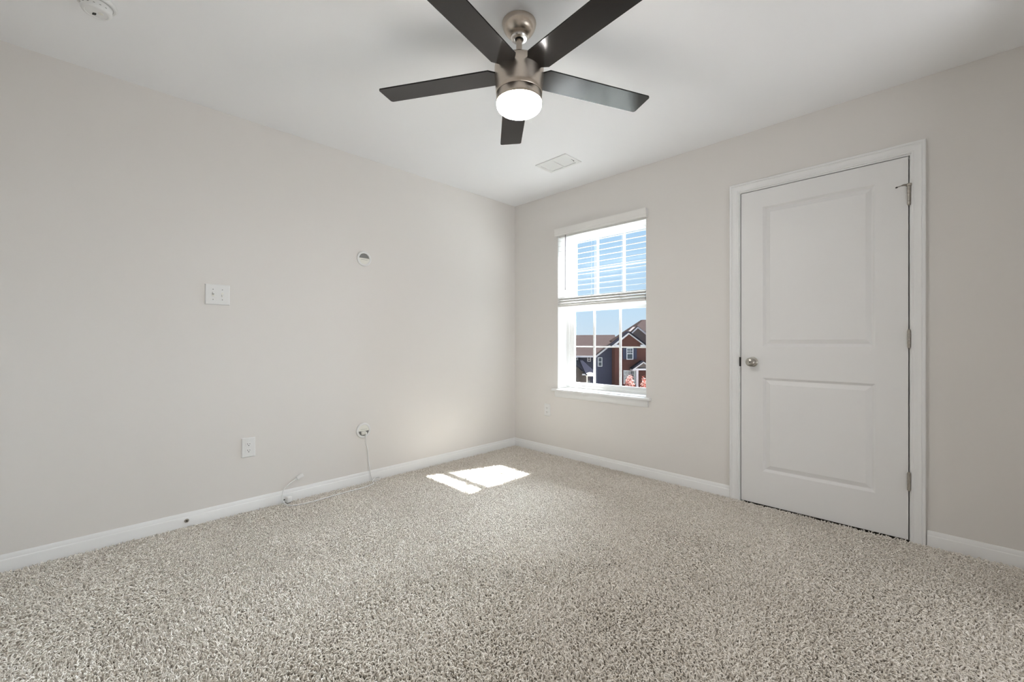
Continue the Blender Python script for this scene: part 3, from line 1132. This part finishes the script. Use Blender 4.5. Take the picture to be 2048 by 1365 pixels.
X0h = PX(1230, 50)
bh = house_root('red brick two storey house with slate siding and white gables, seen through the window', X0h, 50.0)
def lx(px, D=50.0):
    return PX(px, D) - X0h
b = bmesh.new()
zt = PZ(693, 50)
prism(b, [(0, 0), (13.5, 0), (13.5, zt), (lx(1288), zt), (lx(1257), PZ(666, 50)), (lx(1227), zt), (0, zt)], 'y', 0.0, 3.0)
link('brick_front', b, BRICK, bh)
b = bmesh.new()
xs0 = lx(1194.5, 51.6)
prism(b, [(xs0, 0), (0.2, 0), (0.2, PZ(683.5, 51.6)), (xs0, PZ(713, 51.6))], 'y', 1.6, 1.95)
link('siding_wall', b, SIDING, bh)
b = bmesh.new()
rake(b, [(lx(1191, 51.3), PZ(712.5, 51.3)), (lx(1240, 51.3), PZ(673, 51.3))], 1.2, 1.6, 0.24)
rake(b, [(lx(1223.5), PZ(691, 50)), (lx(1257), PZ(663.5, 50)), (lx(1293.5), PZ(691, 50))], -0.35, 0.0, 0.30)
box(b, lx(1226), lx(1238.5), -0.35, 0.0, PZ(693.5, 50), PZ(690, 50))
box(b, lx(1280), lx(1296), -0.35, 0.0, PZ(693.5, 50), PZ(690, 50))
link('rake_board', b, EXTW, bh)
b = bmesh.new()
# left slope runs on over the siding, right slope short
slab(b, (lx(1190, 51.3), 1.15, PZ(711.6, 51.3)), (lx(1190, 51.3), 2.0, PZ(711.6, 51.3)), (lx(1257), 2.0, PZ(663.2, 50)), (lx(1257), 1.15, PZ(663.2, 50)), 0.05)
link('long_roof_slope', b, ROOF, bh)
b = bmesh.new()
slab(b, (lx(1223), -0.4, PZ(690.5, 50)), (lx(1223), 1.1, PZ(690.5, 50)), (lx(1257), 1.1, PZ(663.2, 50)), (lx(1257), -0.4, PZ(663.2, 50)), 0.06)
slab(b, (lx(1257), -0.4, PZ(663.2, 50)), (lx(1257), 2.0, PZ(663.2, 50)), (lx(1294), 2.0, PZ(690.8, 50)), (lx(1294), -0.4, PZ(690.8, 50)))
link('gable_roof', b, ROOFD, bh)
# main roof and second gable behind
b = bmesh.new()
zr = PZ(640, 57)
xr = lx(1286, 57)
slab(b, (lx(1240, 54), 3.0, PZ(682, 54)), (lx(1240, 54), 10, PZ(682, 54)), (xr, 8.0, zr), (xr, 7.0, zr))
slab(b, (lx(1240, 54), 3.0, PZ(682, 54)), (xr, 7.0, zr), (xr + 9, 7.0, zr), (xr + 12, 3.0, PZ(682, 54)))
link('main_roof', b, ROOF, bh)
b = bmesh.new()
zg = PZ(697, 53)
prism(b, [(lx(1253, 52.7), zg), (lx(1303, 52.7), zg), (lx(1303, 52.7), PZ(677, 52.7)), (lx(1273.5, 52.7), PZ(653.8, 52.7)), (lx(1253, 52.7), PZ(673, 52.7))], 'y', 2.5, 4.5)
link('upper_gable', b, TAN, bh)
b = bmesh.new()
rake(b, [(lx(1254, 52.7), PZ(672, 52.7)), (lx(1273.5, 52.7), PZ(653, 52.7)), (lx(1302, 52.7), PZ(676, 52.7))], 2.2, 2.5, 0.26)
link('rake_board', b, EXTW, bh)
b = bmesh.new()
slab(b, (lx(1273.5, 52.7), 2.2, PZ(652.8, 52.7)), (lx(1273.5, 52.7), 3.0, PZ(652.8, 52.7)), (lx(1303, 52.7), 3.0, PZ(676, 52.7)), (lx(1303, 52.7), 2.2, PZ(676, 52.7)))
slab(b, (lx(1253, 52.7), 2.2, PZ(672, 52.7)), (lx(1253, 52.7), 3.0, PZ(672, 52.7)), (lx(1273.5, 52.7), 3.0, PZ(652.8, 52.7)), (lx(1273.5, 52.7), 2.2, PZ(652.8, 52.7)), 0.06)
link('gable_roof', b, ROOF, bh)
exterior_window(bh, lx(1259.5), (PZ(697, 50) + PZ(719, 50)) / 2, 0.62, 1.22, 0.0, True)
exterior_window(bh, lx(1200, 51.6), (PZ(716, 51.6) + PZ(733, 51.6)) / 2, 0.36, 0.95, 1.6, False, False)
exterior_window(bh, lx(1253.5), (PZ(742, 50) + PZ(768, 50)) / 2, 0.62, 1.45, 0.0)
exterior_window(bh, lx(1266), (PZ(742, 50) + PZ(768, 50)) / 2, 0.62, 1.45, 0.0)
# little portico at the right
b = bmesh.new()
pz = PZ(737, 49)
prism(b, [(lx(1266, 49), pz), (lx(1306, 49), pz), (lx(1286, 49), PZ(724, 49))], 'y', -1.0, 0.0)
link('porch_pediment', b, TAN, bh)
b = bmesh.new()
rake(b, [(lx(1264, 49), PZ(738, 49)), (lx(1286, 49), PZ(722.5, 49)), (lx(1308, 49), PZ(738, 49))], -1.25, -1.0, 0.22)
box(b, lx(1265, 49), lx(1307, 49), -1.2, 0.0, PZ(741, 49), PZ(737.5, 49))
for px in (1274, 1298):
    box(b, lx(px, 49) - 0.12, lx(px, 49) + 0.12, -1.15, -0.9, 0, PZ(741, 49))
link('porch_frame', b, EXTW, bh)
b = bmesh.new()
slab(b, (lx(1263, 49), -1.3, PZ(738, 49)), (lx(1263, 49), 0, PZ(738, 49)), (lx(1286, 49), 0, PZ(722, 49)), (lx(1286, 49), -1.3, PZ(722, 49)), 0.08)
slab(b, (lx(1309, 49), -1.3, PZ(738, 49)), (lx(1309, 49), 0, PZ(738, 49)), (lx(1286, 49), 0, PZ(722, 49)), (lx(1286, 49), -1.3, PZ(722, 49)), 0.08)
link('porch_roof', b, ROOFD, bh)

# ---- navy house further left
X1h = PX(1150, 66)
nh = house_root('navy house with a long brown shingle roof, behind the red brick house', X1h, 66.0)
def nx(px, D=66.0):
    return PX(px, D) - X1h
b = bmesh.new()
box(b, -7, nx(1212), 0, 9.0, 0, PZ(712, 66))
link('house_wall', b, NAVY, nh)
b = bmesh.new()
ez, rz = PZ(712.5, 65.5), PZ(670, 69.3)
xr_ = nx(1233, 69.3)
slab(b, (-8, -0.5, ez), (nx(1246, 65.5), -0.5, ez), (xr_, 4.5, rz), (-8, 4.5, rz - 0.1))
slab(b, (-8, 9.5, ez), (nx(1246, 65.5), 9.5, ez), (xr_, 4.5, rz), (-8, 4.5, rz - 0.1))
tri = [b.verts.new((nx(1246, 65.5), -0.5, ez)), b.verts.new((nx(1246, 65.5), 9.5, ez)), b.verts.new((xr_, 4.5, rz))]
b.faces.new(tri)
link('main_roof', b, ROOF, nh)
b = bmesh.new()
box(b, -8, nx(1194), -0.55, -0.35, PZ(715.5, 65.5), PZ(712.2, 65.5))
link('eave_board', b, EXTW, nh)
exterior_window(nh, nx(1178), PZ(719, 66), 0.36, 0.55, 0.0, False, False)
exterior_window(nh, nx(1152.5), PZ(716.5, 66), 0.36, 0.45, 0.0, False, False)
# projecting brick gable at the lower left
b = bmesh.new()
D = 61.0
prism(b, [(-4.0, 0), (nx(1172, D), 0), (nx(1172, D), PZ(751, D)), (nx(1148, D), PZ(727, D)), (-2.4, PZ(727, D))], 'y', -5.0, 0.0)
link('brick_gable', b, STONE, nh)
b = bmesh.new()
rake(b, [(nx(1148, D), PZ(724.5, D)), (nx(1173, D), PZ(749, D))], -5.3, -5.0, 0.22)
box(b, nx(1164, D), nx(1173, D), -5.3, -5.0, PZ(751, D), PZ(748, D))
link('rake_board', b, EXTW, nh)
b = bmesh.new()
slab(b, (nx(1147, D), -5.35, PZ(724, D)), (nx(1147, D), 0, PZ(724, D)), (nx(1174, D), 0, PZ(749.5, D)), (nx(1174, D), -5.35, PZ(749.5, D)))
slab(b, (nx(1162, 63), -0.1, PZ(713, 66)), (nx(1163, 63), -0.05, PZ(713.5, 66)), (nx(1193, 63), -3.0, PZ(747, 63)), (nx(1171, 63), -3.0, PZ(747, 63)), 0.1)
link('gable_roof', b, ROOFD, nh)
# arched entry beside it
b = bmesh.new()
D = 62.0
ar = []
for q in range(13):
    t = q / 12
    ar.append((nx(1171, D) + t * (nx(1190, D) - nx(1171, D)), PZ(749, D) + 0.26 * math.sin(math.pi * t)))
prism(b, [(nx(1171, D), PZ(753, D))] + ar + [(nx(1190, D), PZ(753, D))], 'y', -4.2, -3.8)
for px in (1174, 1189):
    box(b, nx(px, D) - 0.06, nx(px, D) + 0.06, -4.15, -3.95, 0, PZ(752, D))
link('entry_arch', b, mat('cream_trim', (0.62, 0.55, 0.46), rough=0.6), nh)
b = bmesh.new()
box(b, nx(1174, D), nx(1189, D), -0.6, -0.02, 0, PZ(752, D))
link('entry_door', b, PANE, nh)


# ---- coral shrubs in front of the brick house
def shrub(label, px, D, wid, hgt, group):
    p = CAM + RGT * PX(px, D) + FWD * D
    root = thing('shrub', label, 'shrub', (p.x, p.y, GZ), YAW, group)
    b = bmesh.new()
    rg = random.Random(int(px))
    for q in range(6):
        a = rg.uniform(0, 6.28)
        tube(b, [(0, 0, 0), (math.cos(a) * wid * 0.2, math.sin(a) * wid * 0.2, hgt * 0.5), (math.cos(a) * wid * 0.35, math.sin(a) * wid * 0.35, hgt * 0.85)], 0.02, 5)
    link('stem', b, STEM, root)
    b = bmesh.new()
    for q in range(1000):
        t = rg.random() ** 0.7
        a = rg.uniform(0, 6.28)
        rr = wid * 0.5 * math.sqrt(rg.random()) * (0.55 + 0.45 * math.sin(math.pi * min(1, t * 1.05)))
        c = Vector((math.cos(a) * rr, math.sin(a) * rr, 0.05 + hgt * t * rg.uniform(0.75, 1.05)))
        s = rg.uniform(0.05, 0.10)
        n = Vector((rg.gauss(0, 1), rg.gauss(0, 1), rg.gauss(0, 1))).normalized()
        u = n.orthogonal().normalized() * s
        v_ = n.cross(u).normalized() * s * 0.55
        quad(b, c - u, c + v_, c + u, c - v_)
    link('foliage', b, LEAF, root)
    return root


shrub('tall coral red shrub before the ground floor window of the brick house', 1259, 47.5, 1.4, 3.35, 'coral shrubs before the brick house')
shrub('tall coral red shrub beside the white porch post of the brick house', 1290, 47.0, 1.3, 3.25, 'coral shrubs before the brick house')
